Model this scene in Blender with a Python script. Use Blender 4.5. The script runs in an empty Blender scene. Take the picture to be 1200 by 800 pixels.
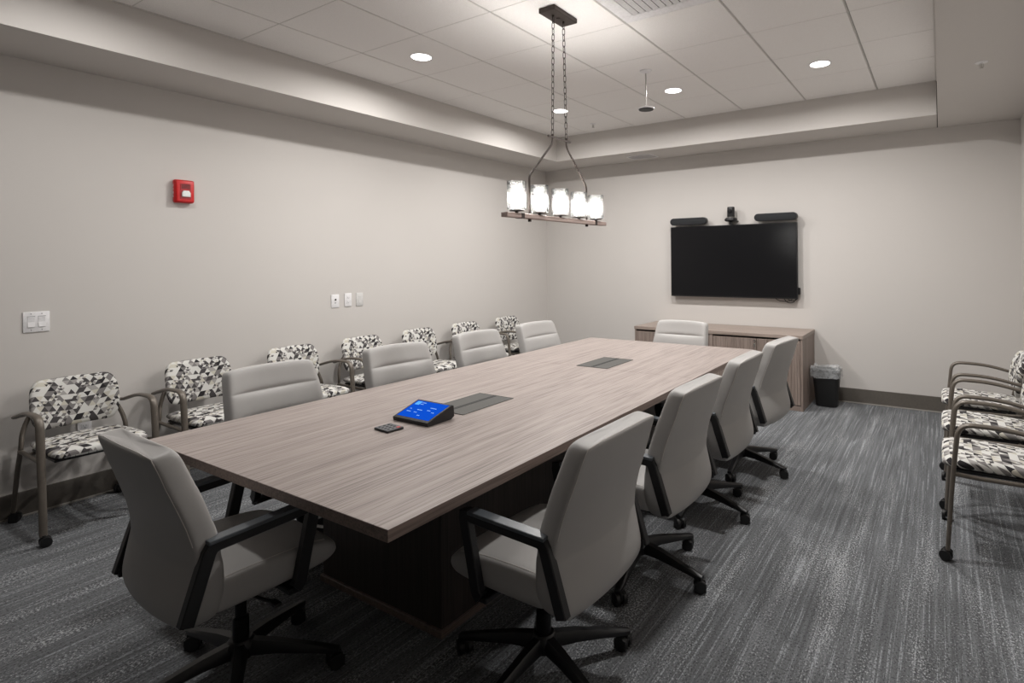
import bpy, bmesh, math, random
from mathutils import Vector, Matrix, noise
random.seed(7)
scene = bpy.context.scene
COL = scene.collection
PI = math.pi
R = math.radians

# ------------------------------------------------------------------ camera
def setup_camera():
    yaw, pitch, roll = 0.5666, 0.0007, -0.010
    fw = Vector((-math.sin(yaw) * math.cos(pitch), math.cos(yaw) * math.cos(pitch), math.sin(pitch)))
    r = Vector((math.cos(yaw), math.sin(yaw), 0))
    u = r.cross(fw)
    r2 = r * math.cos(roll) + u * math.sin(roll)
    u2 = -r * math.sin(roll) + u * math.cos(roll)
    cam = bpy.data.cameras.new('camera')
    ob = bpy.data.objects.new('camera', cam)
    COL.objects.link(ob)
    m = Matrix.Identity(4)
    for i, c in enumerate((r2, u2, -fw)):
        for j in range(3):
            m[j][i] = c[j]
    m.translation = Vector((4.5689, -6.3575, 1.4708))
    ob.matrix_world = m
    cam.sensor_width = 36
    cam.lens = 665.87 / 1200 * 36
    cam.shift_x = -78.4 / 1200
    cam.shift_y = -95.25 / 1200
    cam.clip_start = 0.02
    scene.camera = ob
setup_camera()

# ------------------------------------------------------------------ world, exposure, lamp strengths
scene.view_settings.view_transform = 'Standard'
scene.view_settings.look = 'None'
scene.view_settings.gamma = 1
scene.view_settings.use_curve_mapping = False
scene.view_settings.exposure = 0.28
DOWNLIGHT_W = 24.0
BULB_W = 34.0
DOWN_COL = (1.0, 0.972, 0.945)
BULB_COL = (1.0, 0.96, 0.92)
w = bpy.data.worlds.new('world')
scene.world = w
w.use_nodes = True
w.node_tree.nodes['Background'].inputs[0].default_value = (0.5, 0.5, 0.5, 1)
w.node_tree.nodes['Background'].inputs[1].default_value = 0.0
scene.cycles.use_denoising = True
scene.cycles.max_bounces = 10
scene.cycles.diffuse_bounces = 6
scene.cycles.transparent_max_bounces = 16
scene.cycles.sample_clamp_indirect = 6

# ------------------------------------------------------------------ material helpers
def lin(c):
    c = c / 255.0
    return c / 12.92 if c <= 0.04045 else ((c + 0.055) / 1.055) ** 2.4
def rgb(r, g, b):
    return (lin(r), lin(g), lin(b), 1)

class NT:
    def __init__(s, name):
        s.m = bpy.data.materials.new(name)
        s.m.use_nodes = True
        s.t = s.m.node_tree
        s.n = s.t.nodes
        s.b = s.n['Principled BSDF']
        s.out = s.n['Material Output']
    def node(s, typ, **kw):
        nd = s.n.new(typ)
        for k, v in kw.items():
            setattr(nd, k, v)
        return nd
    def link(s, a, b):
        s.t.links.new(a, b)
    def put(s, inp, v):
        if hasattr(v, 'is_linked') or isinstance(v, bpy.types.NodeSocket):
            s.link(v, inp)
        else:
            inp.default_value = v
    def math(s, op, a, b=0.0, c=None):
        nd = s.node('ShaderNodeMath', operation=op)
        s.put(nd.inputs[0], a)
        s.put(nd.inputs[1], b)
        if c is not None:
            s.put(nd.inputs[2], c)
        return nd.outputs[0]
    def coord(s, which='Object'):
        return s.node('ShaderNodeTexCoord').outputs[which]
    def mapping(s, vec, scale=(1, 1, 1), loc=(0, 0, 0), rot=(0, 0, 0)):
        nd = s.node('ShaderNodeMapping')
        s.link(vec, nd.inputs[0])
        nd.inputs['Scale'].default_value = scale
        nd.inputs['Location'].default_value = loc
        nd.inputs['Rotation'].default_value = rot
        return nd.outputs[0]
    def noise(s, vec, scale=5, detail=2, rough=0.5):
        nd = s.node('ShaderNodeTexNoise')
        s.link(vec, nd.inputs['Vector'])
        nd.inputs['Scale'].default_value = scale
        nd.inputs['Detail'].default_value = detail
        nd.inputs['Roughness'].default_value = rough
        return nd.outputs['Fac']
    def ramp(s, fac, stops, interp='LINEAR'):
        nd = s.node('ShaderNodeValToRGB')
        s.link(fac, nd.inputs[0])
        cr = nd.color_ramp
        cr.interpolation = interp
        while len(cr.elements) < len(stops):
            cr.elements.new(0.5)
        for e, (p, c) in zip(cr.elements, stops):
            e.position = p
            e.color = c
        return nd.outputs[0]
    def mix(s, fac, a, b, blend='MIX'):
        nd = s.node('ShaderNodeMix', data_type='RGBA', blend_type=blend)
        s.put(nd.inputs[0], fac)
        s.put(nd.inputs[6], a)
        s.put(nd.inputs[7], b)
        return nd.outputs[2]
    def base(s, c):
        s.put(s.b.inputs['Base Color'], c)
    def bump(s, h, strength=0.2, dist=0.002):
        nd = s.node('ShaderNodeBump')
        nd.inputs['Strength'].default_value = strength
        nd.inputs['Distance'].default_value = dist
        s.link(h, nd.inputs['Height'])
        s.link(nd.outputs[0], s.b.inputs['Normal'])
    def rough(s, v):
        s.put(s.b.inputs['Roughness'], v)

def simple(name, col, rough=0.5, metal=0.0, nscale=60, var=0.06, bump=0.0, spec=0.5):
    t = NT(name)
    f = t.noise(t.coord(), nscale, 3)
    lo = tuple(c * (1 - var) for c in col[:3]) + (1,)
    hi = tuple(min(1, c * (1 + var)) for c in col[:3]) + (1,)
    t.base(t.ramp(f, [(0.3, lo), (0.7, hi)]))
    t.rough(rough)
    t.b.inputs['Metallic'].default_value = metal
    t.b.inputs['Specular IOR Level'].default_value = spec
    if bump:
        t.bump(f, bump)
    return t.m

def wall_mat(name, col):
    t = NT(name)
    co = t.coord()
    f = t.noise(co, 1.3, 2)
    t.base(t.ramp(f, [(0.3, tuple(c * 0.985 for c in col[:3]) + (1,)), (0.7, col)]))
    t.rough(0.75)
    t.b.inputs['Specular IOR Level'].default_value = 0.25
    t.bump(t.noise(co, 240, 3), 0.12, 0.0008)
    return t.m

def tile_mat():
    t = NT('ceiling_tile_white')
    co = t.coord()
    f = t.noise(co, 420, 2, 0.7)
    t.base(t.ramp(f, [(0.30, rgb(224, 221, 218)), (0.5, rgb(243, 241, 239))]))
    t.rough(0.9)
    t.b.inputs['Specular IOR Level'].default_value = 0.1
    t.bump(f, 0.2, 0.001)
    return t.m

def carpet_mat():
    t = NT('carpet_grey_streaked')
    co = t.coord()
    # long thin streaks that run along y over a salt-and-pepper loop pile
    s1 = t.noise(t.mapping(co, (55, 0.9, 1)), 1.0, 3, 0.6)
    s2 = t.noise(t.mapping(co, (95, 1.5, 1), (3.1, 7.7, 0)), 1.0, 2, 0.6)
    s3 = t.noise(t.mapping(co, (9, 1.3, 1), (11.0, 2.0, 0)), 1.0, 2, 0.5)
    fl = t.noise(t.mapping(co, (150, 100, 1)), 1.0, 2, 0.75)
    f2 = t.noise(t.mapping(co, (120, 80, 1), (5.0, 9.0, 0)), 1.0, 1, 0.7)
    base = t.mix(t.ramp(s1, [(0.36, (0, 0, 0, 1)), (0.64, (1, 1, 1, 1))]), rgb(94, 96, 98), rgb(118, 120, 123))
    # pepper
    base = t.mix(t.ramp(fl, [(0.34, (0.9, 0.9, 0.9, 1)), (0.48, (0, 0, 0, 1))]), base, rgb(56, 57, 60))
    # broken light lines
    ln = t.math('MULTIPLY', t.math('GREATER_THAN', s2, 0.60), t.ramp(f2, [(0.40, (0, 0, 0, 1)), (0.55, (1, 1, 1, 1))]))
    base = t.mix(t.math('MULTIPLY', ln, 0.50), base, rgb(178, 183, 187))
    # light loops, clustered in some bands
    flk = t.math('ADD', fl, t.math('MULTIPLY', t.math('SUBTRACT', s3, 0.55), 0.5))
    base = t.mix(t.ramp(flk, [(0.575, (0, 0, 0, 1)), (0.66, (0.85, 0.85, 0.85, 1))]), base, rgb(188, 191, 193))
    t.base(base)
    t.rough(0.95)
    t.b.inputs['Specular IOR Level'].default_value = 0.1
    t.bump(fl, 0.6, 0.004)
    return t.m

def wood_mat(name, axis, light, dark, deep, rough=0.42, spec=0.4):
    """fine linear grain along the given axis"""
    t = NT(name)
    co = t.coord()
    long_, cross = 1.1, 46.0
    sc = [cross, cross, cross]; sc[axis] = long_
    f1 = t.noise(t.mapping(co, tuple(sc)), 1.0, 3, 0.65)
    sc2 = [c * 3.4 for c in sc]; sc2[axis] = 2.6
    f2 = t.noise(t.mapping(co, tuple(sc2)), 1.0, 2, 0.7)
    sc3 = [c * 0.14 for c in sc]; sc3[axis] = 0.6
    f3 = t.noise(t.mapping(co, tuple(sc3)), 1.0, 2, 0.5)
    a = t.ramp(f1, [(0.32, dark), (0.60, light)])
    a = t.mix(t.ramp(f2, [(0.36, (0.8, 0.8, 0.8, 1)), (0.50, (0, 0, 0, 1))]), a, deep)
    a = t.mix(t.math('MULTIPLY', f3, 0.35), a, light)
    t.base(a)
    t.rough(rough)
    t.b.inputs['Specular IOR Level'].default_value = spec
    t.bump(f2, 0.08, 0.0006)
    return t.m

def fabric_mat(name, mode):
    """triangle mosaic upholstery; mode 'back' lies in x-z, 'seat' in x-y"""
    t = NT(name)
    co = t.coord()
    sep = t.node('ShaderNodeSeparateXYZ'); t.link(co, sep.inputs[0])
    x, y, z = sep.outputs
    if mode == 'back':
        u = x; v = t.math('SUBTRACT', z, y)
    else:
        u = x; v = t.math('SUBTRACT', y, z)
    S = 0.037
    vv = t.math('DIVIDE', v, S * 0.95)
    uu = t.math('DIVIDE', u, S)
    a = t.math('ADD', uu, t.math('MULTIPLY', vv, 0.5))
    fa, fb = t.math('FLOOR', a), t.math('FLOOR', vv)
    ra, rb = t.math('FRACT', a), t.math('FRACT', vv)
    tri = t.math('GREATER_THAN', ra, rb)
    def cell(i, j, k, seed):
        c = t.node('ShaderNodeCombineXYZ')
        t.put(c.inputs[0], i); t.put(c.inputs[1], j); t.put(c.inputs[2], t.math('ADD', k, seed))
        wn = t.node('ShaderNodeTexWhiteNoise', noise_dimensions='3D')
        t.link(c.outputs[0], wn.inputs['Vector'])
        return wn.outputs['Value']
    h1 = cell(fa, fb, tri, 3.0)
    # a second, half-size lattice shows in some cells
    a2, v2 = t.math('MULTIPLY', a, 2.0), t.math('MULTIPLY', vv, 2.0)
    tri2 = t.math('GREATER_THAN', t.math('FRACT', a2), t.math('FRACT', v2))
    h2 = cell(t.math('FLOOR', a2), t.math('FLOOR', v2), tri2, 9.0)
    pal = [(0.0, rgb(208, 207, 203)), (0.38, rgb(160, 157, 154)), (0.50, rgb(122, 119, 118)),
           (0.66, rgb(74, 71, 72)), (0.82, rgb(192, 188, 176)), (0.93, rgb(46, 44, 46))]
    c1 = t.ramp(h1, pal, 'CONSTANT')
    c2 = t.ramp(h2, pal, 'CONSTANT')
    use2 = t.math('GREATER_THAN', cell(fa, fb, 0.0, 21.0), 0.68)
    t.base(t.mix(use2, c1, c2))
    t.rough(0.85)
    t.b.inputs['Specular IOR Level'].default_value = 0.15
    t.bump(t.noise(co, 700, 1), 0.2, 0.0006)
    return t.m

def leather_mat(name, col):
    t = NT(name)
    co = t.coord()
    f = t.noise(co, 6, 2)
    t.base(t.ramp(f, [(0.3, tuple(c * 0.96 for c in col[:3]) + (1,)), (0.7, col)]))
    t.rough(0.48)
    t.b.inputs['Specular IOR Level'].default_value = 0.4
    t.bump(t.noise(co, 260, 2), 0.10, 0.0006)
    return t.m

def emit_mat(name, col, strength):
    t = NT(name)
    e = t.node('ShaderNodeEmission')
    e.inputs[0].default_value = col
    e.inputs[1].default_value = strength
    t.link(e.outputs[0], t.out.inputs[0])
    return t.m

def shade_glass_mat():
    """clear seeded glass, lets lamp light through"""
    t = NT('seeded_glass')
    co = t.coord()
    vo = t.node('ShaderNodeTexVoronoi'); vo.inputs['Scale'].default_value = 95
    t.link(co, vo.inputs['Vector'])
    f = vo.outputs['Distance']
    bp = t.node('ShaderNodeBump'); bp.inputs['Strength'].default_value = 0.9; bp.inputs['Distance'].default_value = 0.003
    t.link(f, bp.inputs['Height'])
    tr = t.node('ShaderNodeBsdfTransparent'); tr.inputs[0].default_value = (0.96, 0.97, 0.97, 1)
    gl = t.node('ShaderNodeBsdfGlossy'); gl.inputs['Roughness'].default_value = 0.12
    t.link(bp.outputs[0], gl.inputs['Normal'])
    tl = t.node('ShaderNodeBsdfTranslucent'); tl.inputs[0].default_value = (0.95, 0.95, 0.95, 1)
    t.link(bp.outputs[0], tl.inputs['Normal'])
    m1 = t.node('ShaderNodeMixShader')
    t.link(t.math('ADD', t.math('MULTIPLY', t.math('LESS_THAN', f, 0.30), 0.20), 0.10), m1.inputs[0])
    t.link(tr.outputs[0], m1.inputs[1]); t.link(tl.outputs[0], m1.inputs[2])
    m2 = t.node('ShaderNodeMixShader')
    fr = t.node('ShaderNodeFresnel'); fr.inputs[0].default_value = 1.45
    t.link(bp.outputs[0], fr.inputs['Normal'])
    t.link(fr.outputs[0], m2.inputs[0])
    t.link(m1.outputs[0], m2.inputs[1]); t.link(gl.outputs[0], m2.inputs[2])
    t.link(m2.outputs[0], t.out.inputs[0])
    return t.m

def thin_plastic_mat():
    t = NT('bin_liner_film')
    tr = t.node('ShaderNodeBsdfTransparent')
    gl = t.node('ShaderNodeBsdfPrincipled')
    gl.inputs['Base Color'].default_value = rgb(215, 218, 220)
    gl.inputs['Roughness'].default_value = 0.25
    m = t.node('ShaderNodeMixShader')
    f = t.noise(t.coord(), 30, 2)
    t.link(t.math('ADD', t.math('MULTIPLY', f, 0.5), 0.12), m.inputs[0])
    t.link(tr.outputs[0], m.inputs[1]); t.link(gl.outputs[0], m.inputs[2])
    t.link(m.outputs[0], t.out.inputs[0])
    return t.m

M = {}
M['wall'] = wall_mat('wall_paint_warm_grey', rgb(202, 198, 194))
M['wall_low_bounce'] = wall_mat('wall_paint_low_bounce', rgb(120, 118, 116))  # for the unseen front wall, darkened to cut bounce onto the chair backs
M['tile'] = tile_mat()
M['grid'] = simple('ceiling_grid_white', rgb(205, 202, 198), 0.5)
M['plenum'] = simple('ceiling_reveal', rgb(120, 117, 113), 0.9)
M['carpet'] = carpet_mat()
M['base'] = simple('rubber_base_dark', rgb(92, 87, 81), 0.55)
M['caulk'] = simple('base_bead_grey', rgb(150, 146, 140), 0.6)
M['wood_y'] = wood_mat('laminate_grain_long', 1, rgb(163, 152, 147), rgb(138, 127, 122), rgb(98, 88, 84))
M['edge'] = wood_mat('laminate_edge', 1, rgb(128, 112, 104), rgb(106, 92, 85), rgb(84, 72, 66))
M['wood_x'] = wood_mat('laminate_grain_cross', 0, rgb(164, 150, 141), rgb(138, 124, 115), rgb(106, 93, 85))
M['wood_shaded'] = wood_mat('laminate_base_shaded', 2, rgb(66, 59, 55), rgb(54, 48, 44), rgb(40, 35, 32), 0.55)  # pedestal laminate, with the under-table shade put into its colour
M['wood_z'] = wood_mat('laminate_grain_upright', 2, rgb(146, 132, 124), rgb(124, 110, 102), rgb(90, 78, 71), 0.5)
M['leather'] = leather_mat('leather_light_grey', rgb(166, 164, 162))
M['seam'] = simple('leather_stitch', rgb(205, 201, 196), 0.6)
M['black'] = simple('black_plastic', rgb(22, 22, 24), 0.4)
M['pad'] = simple('armrest_black', rgb(84, 89, 94), 0.32)
M['castor'] = simple('castor_black', rgb(20, 20, 21), 0.5)
M['steel'] = simple('black_steel', rgb(34, 34, 36), 0.3, 0.6)
M['taupe'] = simple('frame_taupe_paint', rgb(104, 97, 89), 0.42, 0.3)
M['fab_back'] = fabric_mat('triangle_fabric_back', 'back')
M['fab_seat'] = fabric_mat('triangle_fabric_seat', 'seat')
M['screen'] = simple('tv_screen_black', (0.008, 0.008, 0.009, 1), 0.22, 0, 5, 0.02, 0, 0.2)
M['grille'] = simple('speaker_cloth', rgb(28, 30, 33), 0.8, 0, 500, 0.3)
M['white'] = simple('white_plastic', rgb(228, 227, 228), 0.4)
M['offwhite'] = simple('offwhite_plastic', rgb(205, 204, 202), 0.45)
M['hole'] = simple('black_hole', rgb(12, 12, 12), 0.6)
M['slot'] = simple('outlet_slot', rgb(110, 108, 112), 0.6)
M['red'] = simple('alarm_red', rgb(196, 22, 26), 0.35)
M['red_dark'] = simple('alarm_red_panel', rgb(168, 24, 34), 0.4)
M['lens'] = simple('strobe_lens', rgb(225, 228, 226), 0.12)
M['hatch'] = simple('hatch_grey', rgb(76, 76, 73), 0.5, 0.2)
M['bronze'] = simple('chandelier_bronze', rgb(66, 58, 54), 0.45, 0.5)
M['barwood'] = wood_mat('chandelier_bar_brushed', 1, rgb(170, 152, 145), rgb(140, 122, 115), rgb(108, 92, 86), 0.5)
M['glass'] = shade_glass_mat()
M['bulb'] = emit_mat('bulb_glow', (1, 0.95, 0.88, 1), 40)
M['led'] = emit_mat('downlight_glow', (1, 0.97, 0.93, 1), 9)
M['scr_blue'] = emit_mat('tablet_screen_blue', rgb(16, 80, 205), 0.85)
M['scr_light'] = emit_mat('tablet_screen_pale_blue', rgb(92, 170, 245), 0.95)
M['scr_txt'] = emit_mat('tablet_screen_text', rgb(150, 195, 245), 0.9)
M['film'] = thin_plastic_mat()
M['button'] = simple('button_grey', rgb(150, 152, 156), 0.5)
M['remote'] = simple('remote_grey', rgb(88, 90, 94), 0.5)
M['metal'] = simple('brushed_nickel', rgb(190, 188, 184), 0.3, 1.0)

# ------------------------------------------------------------------ mesh helpers
def link(name, me, mat=None, parent=None, smooth=False, angle=35):
    o = bpy.data.objects.new(name, me)
    COL.objects.link(o)
    if mat is not None:
        me.materials.append(mat)
    if parent is not None:
        o.parent = parent
    if smooth:
        for p in me.polygons:
            p.use_smooth = True
        if angle:
            try:
                me.set_sharp_from_angle(angle=R(angle))
            except Exception:
                pass
    return o

class MB:
    def __init__(s):
        s.bm = bmesh.new()
    def box(s, x0, x1, y0, y1, z0, z1, bev=0.0, seg=2, mat=None):
        r = bmesh.ops.create_cube(s.bm, size=1)
        vs = r['verts']
        for v in vs:
            v.co = Vector(((x0 + x1) / 2 + v.co.x * (x1 - x0), (y0 + y1) / 2 + v.co.y * (y1 - y0), (z0 + z1) / 2 + v.co.z * (z1 - z0)))
        if mat is not None:
            for v in vs:
                v.co = mat @ v.co
        if bev:
            es = set(e for v in vs for e in v.link_edges)
            bmesh.ops.bevel(s.bm, geom=list(es), offset=bev, segments=seg, profile=0.5, affect='EDGES')
        return s
    def cyl(s, c, r, h, axis='z', seg=24, r2=None, bev=0.0):
        res = bmesh.ops.create_cone(s.bm, cap_ends=True, segments=seg, radius1=r, radius2=r if r2 is None else r2, depth=h)
        vs = res['verts']
        rot = {'z': Matrix.Identity(3), 'x': Matrix.Rotation(PI / 2, 3, 'Y'), 'y': Matrix.Rotation(-PI / 2, 3, 'X')}[axis]
        for v in vs:
            v.co = rot @ v.co + Vector(c)
        if bev:
            es = [e for e in set(e for v in vs for e in v.link_edges) if any(len(f.verts) > 4 for f in e.link_faces)]
            bmesh.ops.bevel(s.bm, geom=es, offset=bev, segments=2, profile=0.5, affect='EDGES')
        return s
    def lathe(s, prof, c=(0, 0, 0), seg=28):
        rings = []
        for (r, z) in prof:
            if r < 1e-6:
                rings.append([s.bm.verts.new((c[0], c[1], c[2] + z))])
            else:
                rings.append([s.bm.verts.new((c[0] + r * math.cos(2 * PI * k / seg), c[1] + r * math.sin(2 * PI * k / seg), c[2] + z)) for k in range(seg)])
        for a, b in zip(rings, rings[1:]):
            for k in range(seg):
                k2 = (k + 1) % seg
                if len(a) == 1 and len(b) == 1:
                    continue
                if len(a) == 1:
                    s.bm.faces.new((a[0], b[k2], b[k]))
                elif len(b) == 1:
                    s.bm.faces.new((a[k], a[k2], b[0]))
                else:
                    s.bm.faces.new((a[k], a[k2], b[k2], b[k]))
        return s
    def tube(s, pts, r, seg=10, closed=False, sx=1.0, up=None, caps=True, side0=None):
        """sweep; r may be a list; sx widens the section along the side vector"""
        pts = [Vector(p) for p in pts]
        n = len(pts)
        rs = r if isinstance(r, (list, tuple)) else [r] * n
        rings = []
        prev = None
        for i, p in enumerate(pts):
            if closed:
                t = (pts[(i + 1) % n] - pts[i - 1]).normalized()
            else:
                t = (pts[min(i + 1, n - 1)] - pts[max(i - 1, 0)]).normalized()
            if up is not None:
                side = t.cross(Vector(up)).normalized()
            elif side0 is not None:
                side = Vector(side0)
                side = (side - t * side.dot(t)).normalized()
            elif prev is None:
                a = Vector((0, 0, 1)) if abs(t.z) < 0.9 else Vector((1, 0, 0))
                side = t.cross(a).normalized()
            else:
                side = (prev - t * prev.dot(t)).normalized()
            prev = side
            nn = t.cross(side).normalized()
            rings.append([s.bm.verts.new(p + side * (rs[i] * sx * math.cos(2 * PI * k / seg)) + nn * (rs[i] * math.sin(2 * PI * k / seg))) for k in range(seg)])
        prs = list(zip(rings, rings[1:]))
        if closed:
            prs.append((rings[-1], rings[0]))
        for a, b in prs:
            for k in range(seg):
                k2 = (k + 1) % seg
                s.bm.faces.new((a[k], a[k2], b[k2], b[k]))
        if not closed and caps:
            s.bm.faces.new(list(reversed(rings[0])))
            s.bm.faces.new(rings[-1])
        return s
    def sweep_rect(s, pts, wx, th, closed=False, bev=0.004):
        """strap whose path lies in a plane of constant x; width wx along x, thickness th in plane"""
        pts = [Vector(p) for p in pts]
        n = len(pts)
        rings = []
        c = bev
        sect = [(-wx / 2 + c, -th / 2), (wx / 2 - c, -th / 2), (wx / 2, -th / 2 + c), (wx / 2, th / 2 - c),
                (wx / 2 - c, th / 2), (-wx / 2 + c, th / 2), (-wx / 2, th / 2 - c), (-wx / 2, -th / 2 + c)]
        for i, p in enumerate(pts):
            d1 = (pts[i] - pts[i - 1]).normalized() if i > 0 else None
            d2 = (pts[i + 1] - pts[i]).normalized() if i < n - 1 else None
            if d1 is None: d1 = d2
            if d2 is None: d2 = d1
            t = (d1 + d2).normalized()
            k = 1 / max(0.5, t.dot(d1))
            nn = Vector((1, 0, 0)).cross(t).normalized()
            rings.append([s.bm.verts.new(p + Vector((1, 0, 0)) * a + nn * (b * k)) for a, b in sect])
        for a, b in zip(rings, rings[1:]):
            for k in range(8):
                k2 = (k + 1) % 8
                s.bm.faces.new((a[k], a[k2], b[k2], b[k]))
        s.bm.faces.new(list(reversed(rings[0]))); s.bm.faces.new(rings[-1])
        return s
    def loft(s, rings, cap=True):
        rv = [[s.bm.verts.new(p) for p in ring] for ring in rings]
        n = len(rv[0])
        for a, b in zip(rv, rv[1:]):
            for k in range(n):
                k2 = (k + 1) % n
                s.bm.faces.new((a[k], a[k2], b[k2], b[k]))
        if cap:
            s.bm.faces.new(list(reversed(rv[0]))); s.bm.faces.new(rv[-1])
        return rv
    def prism(s, poly, axis, a, b, bev=0.0):
        """poly: 2D points in the two other axes (in xyz order)"""
        def mk(p, t):
            if axis == 'x': return (t, p[0], p[1])
            if axis == 'y': return (p[0], t, p[1])
            return (p[0], p[1], t)
        va = [s.bm.verts.new(mk(p, a)) for p in poly]
        vb = [s.bm.verts.new(mk(p, b)) for p in poly]
        n = len(poly)
        fs = [s.bm.faces.new(va), s.bm.faces.new(list(reversed(vb)))]
        for k in range(n):
            k2 = (k + 1) % n
            fs.append(s.bm.faces.new((va[k], vb[k], vb[k2], va[k2])))
        if bev:
            es = set(e for f in fs[:2] for e in f.edges)
            bmesh.ops.bevel(s.bm, geom=list(es), offset=bev, segments=2, profile=0.5, affect='EDGES')
        return s
    def build(s, name, mat=None, parent=None, smooth=False, angle=35, subsurf=0):
        bmesh.ops.recalc_face_normals(s.bm, faces=s.bm.faces[:])
        me = bpy.data.meshes.new(name)
        s.bm.to_mesh(me)
        s.bm.free()
        o = link(name, me, mat, parent, smooth or subsurf > 0, 0 if subsurf else angle)
        if subsurf:
            md = o.modifiers.new('smooth', 'SUBSURF')
            md.levels = subsurf; md.render_levels = subsurf
        return o

def bez(pts, n=8):
    """Catmull-Rom through the points"""
    pts = [Vector(p) for p in pts]
    out = []
    for i in range(len(pts) - 1):
        p0 = pts[max(i - 1, 0)]; p1 = pts[i]; p2 = pts[i + 1]; p3 = pts[min(i + 2, len(pts) - 1)]
        for k in range(n):
            t = k / n
            out.append(0.5 * ((2 * p1) + (-p0 + p2) * t + (2 * p0 - 5 * p1 + 4 * p2 - p3) * t * t + (-p0 + 3 * p1 - 3 * p2 + p3) * t ** 3))
    out.append(pts[-1])
    return out

def fillet(pts, r=0.04, n=6):
    """polyline with rounded corners"""
    pts = [Vector(p) for p in pts]
    rr = r if isinstance(r, (list, tuple)) else [r] * len(pts)
    out = [pts[0]]
    for i in range(1, len(pts) - 1):
        a, b, c = pts[i - 1], pts[i], pts[i + 1]
        d1, d2 = (a - b), (c - b)
        q = min(rr[i], d1.length * 0.49, d2.length * 0.49)
        s, e = b + d1.normalized() * q, b + d2.normalized() * q
        for k in range(n + 1):
            t = k / n
            out.append(s * (1 - t) ** 2 + b * 2 * t * (1 - t) + e * t * t)
    out.append(pts[-1])
    return out

def empty(name, loc=(0, 0, 0), rz=0.0):
    o = bpy.data.objects.new(name, None)
    o.empty_display_size = 0.1
    o.location = loc
    o.rotation_euler = (0, 0, rz)
    COL.objects.link(o)
    return o
def tag(o, label, cat, group=None, kind=None):
    o['label'] = label
    o['category'] = cat
    if group: o['group'] = group
    if kind: o['kind'] = kind
    return o
def struct(o, label=None):
    o['kind'] = 'structure'
    if label: o['label'] = label
    return o
def copy_tree(o, parent=None):
    c = o.copy()
    COL.objects.link(c)
    if parent is not None:
        c.parent = parent
    for ch in list(CH.get(o.name, [])):
        c2 = copy_tree(ch, c)
    return c
CH = {}
def index_children():
    CH.clear()
    for o in bpy.data.objects:
        if o.parent is not None:
            CH.setdefault(o.parent.name, []).append(o)
def text_mesh(name, s, size, mat, parent, matrix, extrude=0.0004):
    cu = bpy.data.curves.new(name, 'FONT')
    cu.body = s; cu.size = size; cu.extrude = extrude
    cu.align_x = 'CENTER'; cu.align_y = 'CENTER'
    tmp = bpy.data.objects.new('tmp_text', cu)
    COL.objects.link(tmp)
    dg = bpy.context.evaluated_depsgraph_get()
    me = bpy.data.meshes.new_from_object(tmp.evaluated_get(dg))
    bpy.data.objects.remove(tmp)
    me.transform(matrix)
    me.materials.clear()
    return link(name, me, mat, parent)

# ------------------------------------------------------------------ room shell
XR, YF = 5.18, -9.0           # right wall x, wall behind the camera y
HS, H = 2.695, 2.985          # soffit underside, tray ceiling
SL, SB, SR, SF = 0.581, -0.581, 4.558, -7.0
T = 0.1
o = MB().box(-T, XR + T, YF - T, T, -0.12, 0).build('floor', M['carpet']); struct(o)
o = MB().box(-T, 0, YF, 0, 0, HS).build('wall_left', M['wall']); struct(o)
o = MB().box(-T, XR + T, 0, T, 0, HS).build('wall_back', M['wall']); struct(o)
o = MB().box(XR, XR + T, YF, 0, 0, HS).build('wall_right', M['wall']); struct(o)
o = MB().box(-T, XR + T, YF - T, YF, 0, HS).build('wall_front', M['wall_low_bounce']); struct(o)
# soffits round the tray
o = MB().box(-T, SL, YF - T, T, HS, H + 0.06).build('trim_1', M['wall']); struct(o, 'painted drywall soffit along the left wall')
o = MB().box(SL, SR - 0.006, SB, T, HS, H + 0.06).build('trim_2', M['wall']); struct(o, 'painted drywall soffit along the television wall')
o = MB().box(SR, XR + T, YF - T, T, HS - 0.005, H + 0.06).build('trim_3', M['wall']); struct(o, 'wide painted drywall soffit on the right')
o = MB().box(SL, SR, YF - T, SF, HS, H + 0.06).build('trim_4', M['wall']); struct(o, 'painted drywall soffit behind the camera')
# lay-in ceiling: reveal slab, grid bars and tegular tiles in one surface
GX, GY, TS = 1.054, -1.289, 0.6096
mb = MB().box(SL, SR, SF, SB, H + 0.012, H + 0.06)
mb.build('ceiling', M['plenum'])['kind'] = 'structure'
ceil = bpy.data.objects['ceiling']
mb = MB()
xs = [SL] + [GX + k * TS for k in range(-2, 9) if SL + 0.05 < GX + k * TS < SR - 0.05] + [SR]
ys = [SF] + [GY - k * TS for k in range(12, -3, -1) if SF + 0.05 < GY - k * TS < SB - 0.05] + [SB]
for i in range(len(xs) - 1):
    for j in range(len(ys) - 1):
        gx0 = 0.006 if i else 0.002
        mb.box(xs[i] + (0.007 if i else 0.002), xs[i + 1] - (0.007 if i < len(xs) - 2 else 0.002),
               ys[j] + (0.0035 if j else 0.002), ys[j + 1] - (0.0035 if j < len(ys) - 2 else 0.002), H, H + 0.014, 0.0012, 1)
tiles = mb.build('ceiling_tiles', M['tile'], ceil)
mb = MB()
for x in xs[1:-1]:
    mb.box(x - 0.0045, x + 0.0015, SF, SB, H + 0.003, H + 0.012)
for y in ys[1:-1]:
    mb.box(SL, SR, y - 0.0030, y + 0.0030, H + 0.0015, H + 0.012)
mb.build('ceiling_grid', M['grid'], ceil)
mb = MB()
mb.box(SL, SL + 0.014, SF, SB, H - 0.004, H + 0.001); mb.box(SL, SR, SB - 0.014, SB, H - 0.004, H + 0.001)
mb.box(SR - 0.014, SR, SF, SB, H - 0.004, H + 0.001); mb.box(SL, SR, SF, SF + 0.014, H - 0.004, H + 0.001)
mb.build('wall_angle', M['grid'], ceil)
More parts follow.
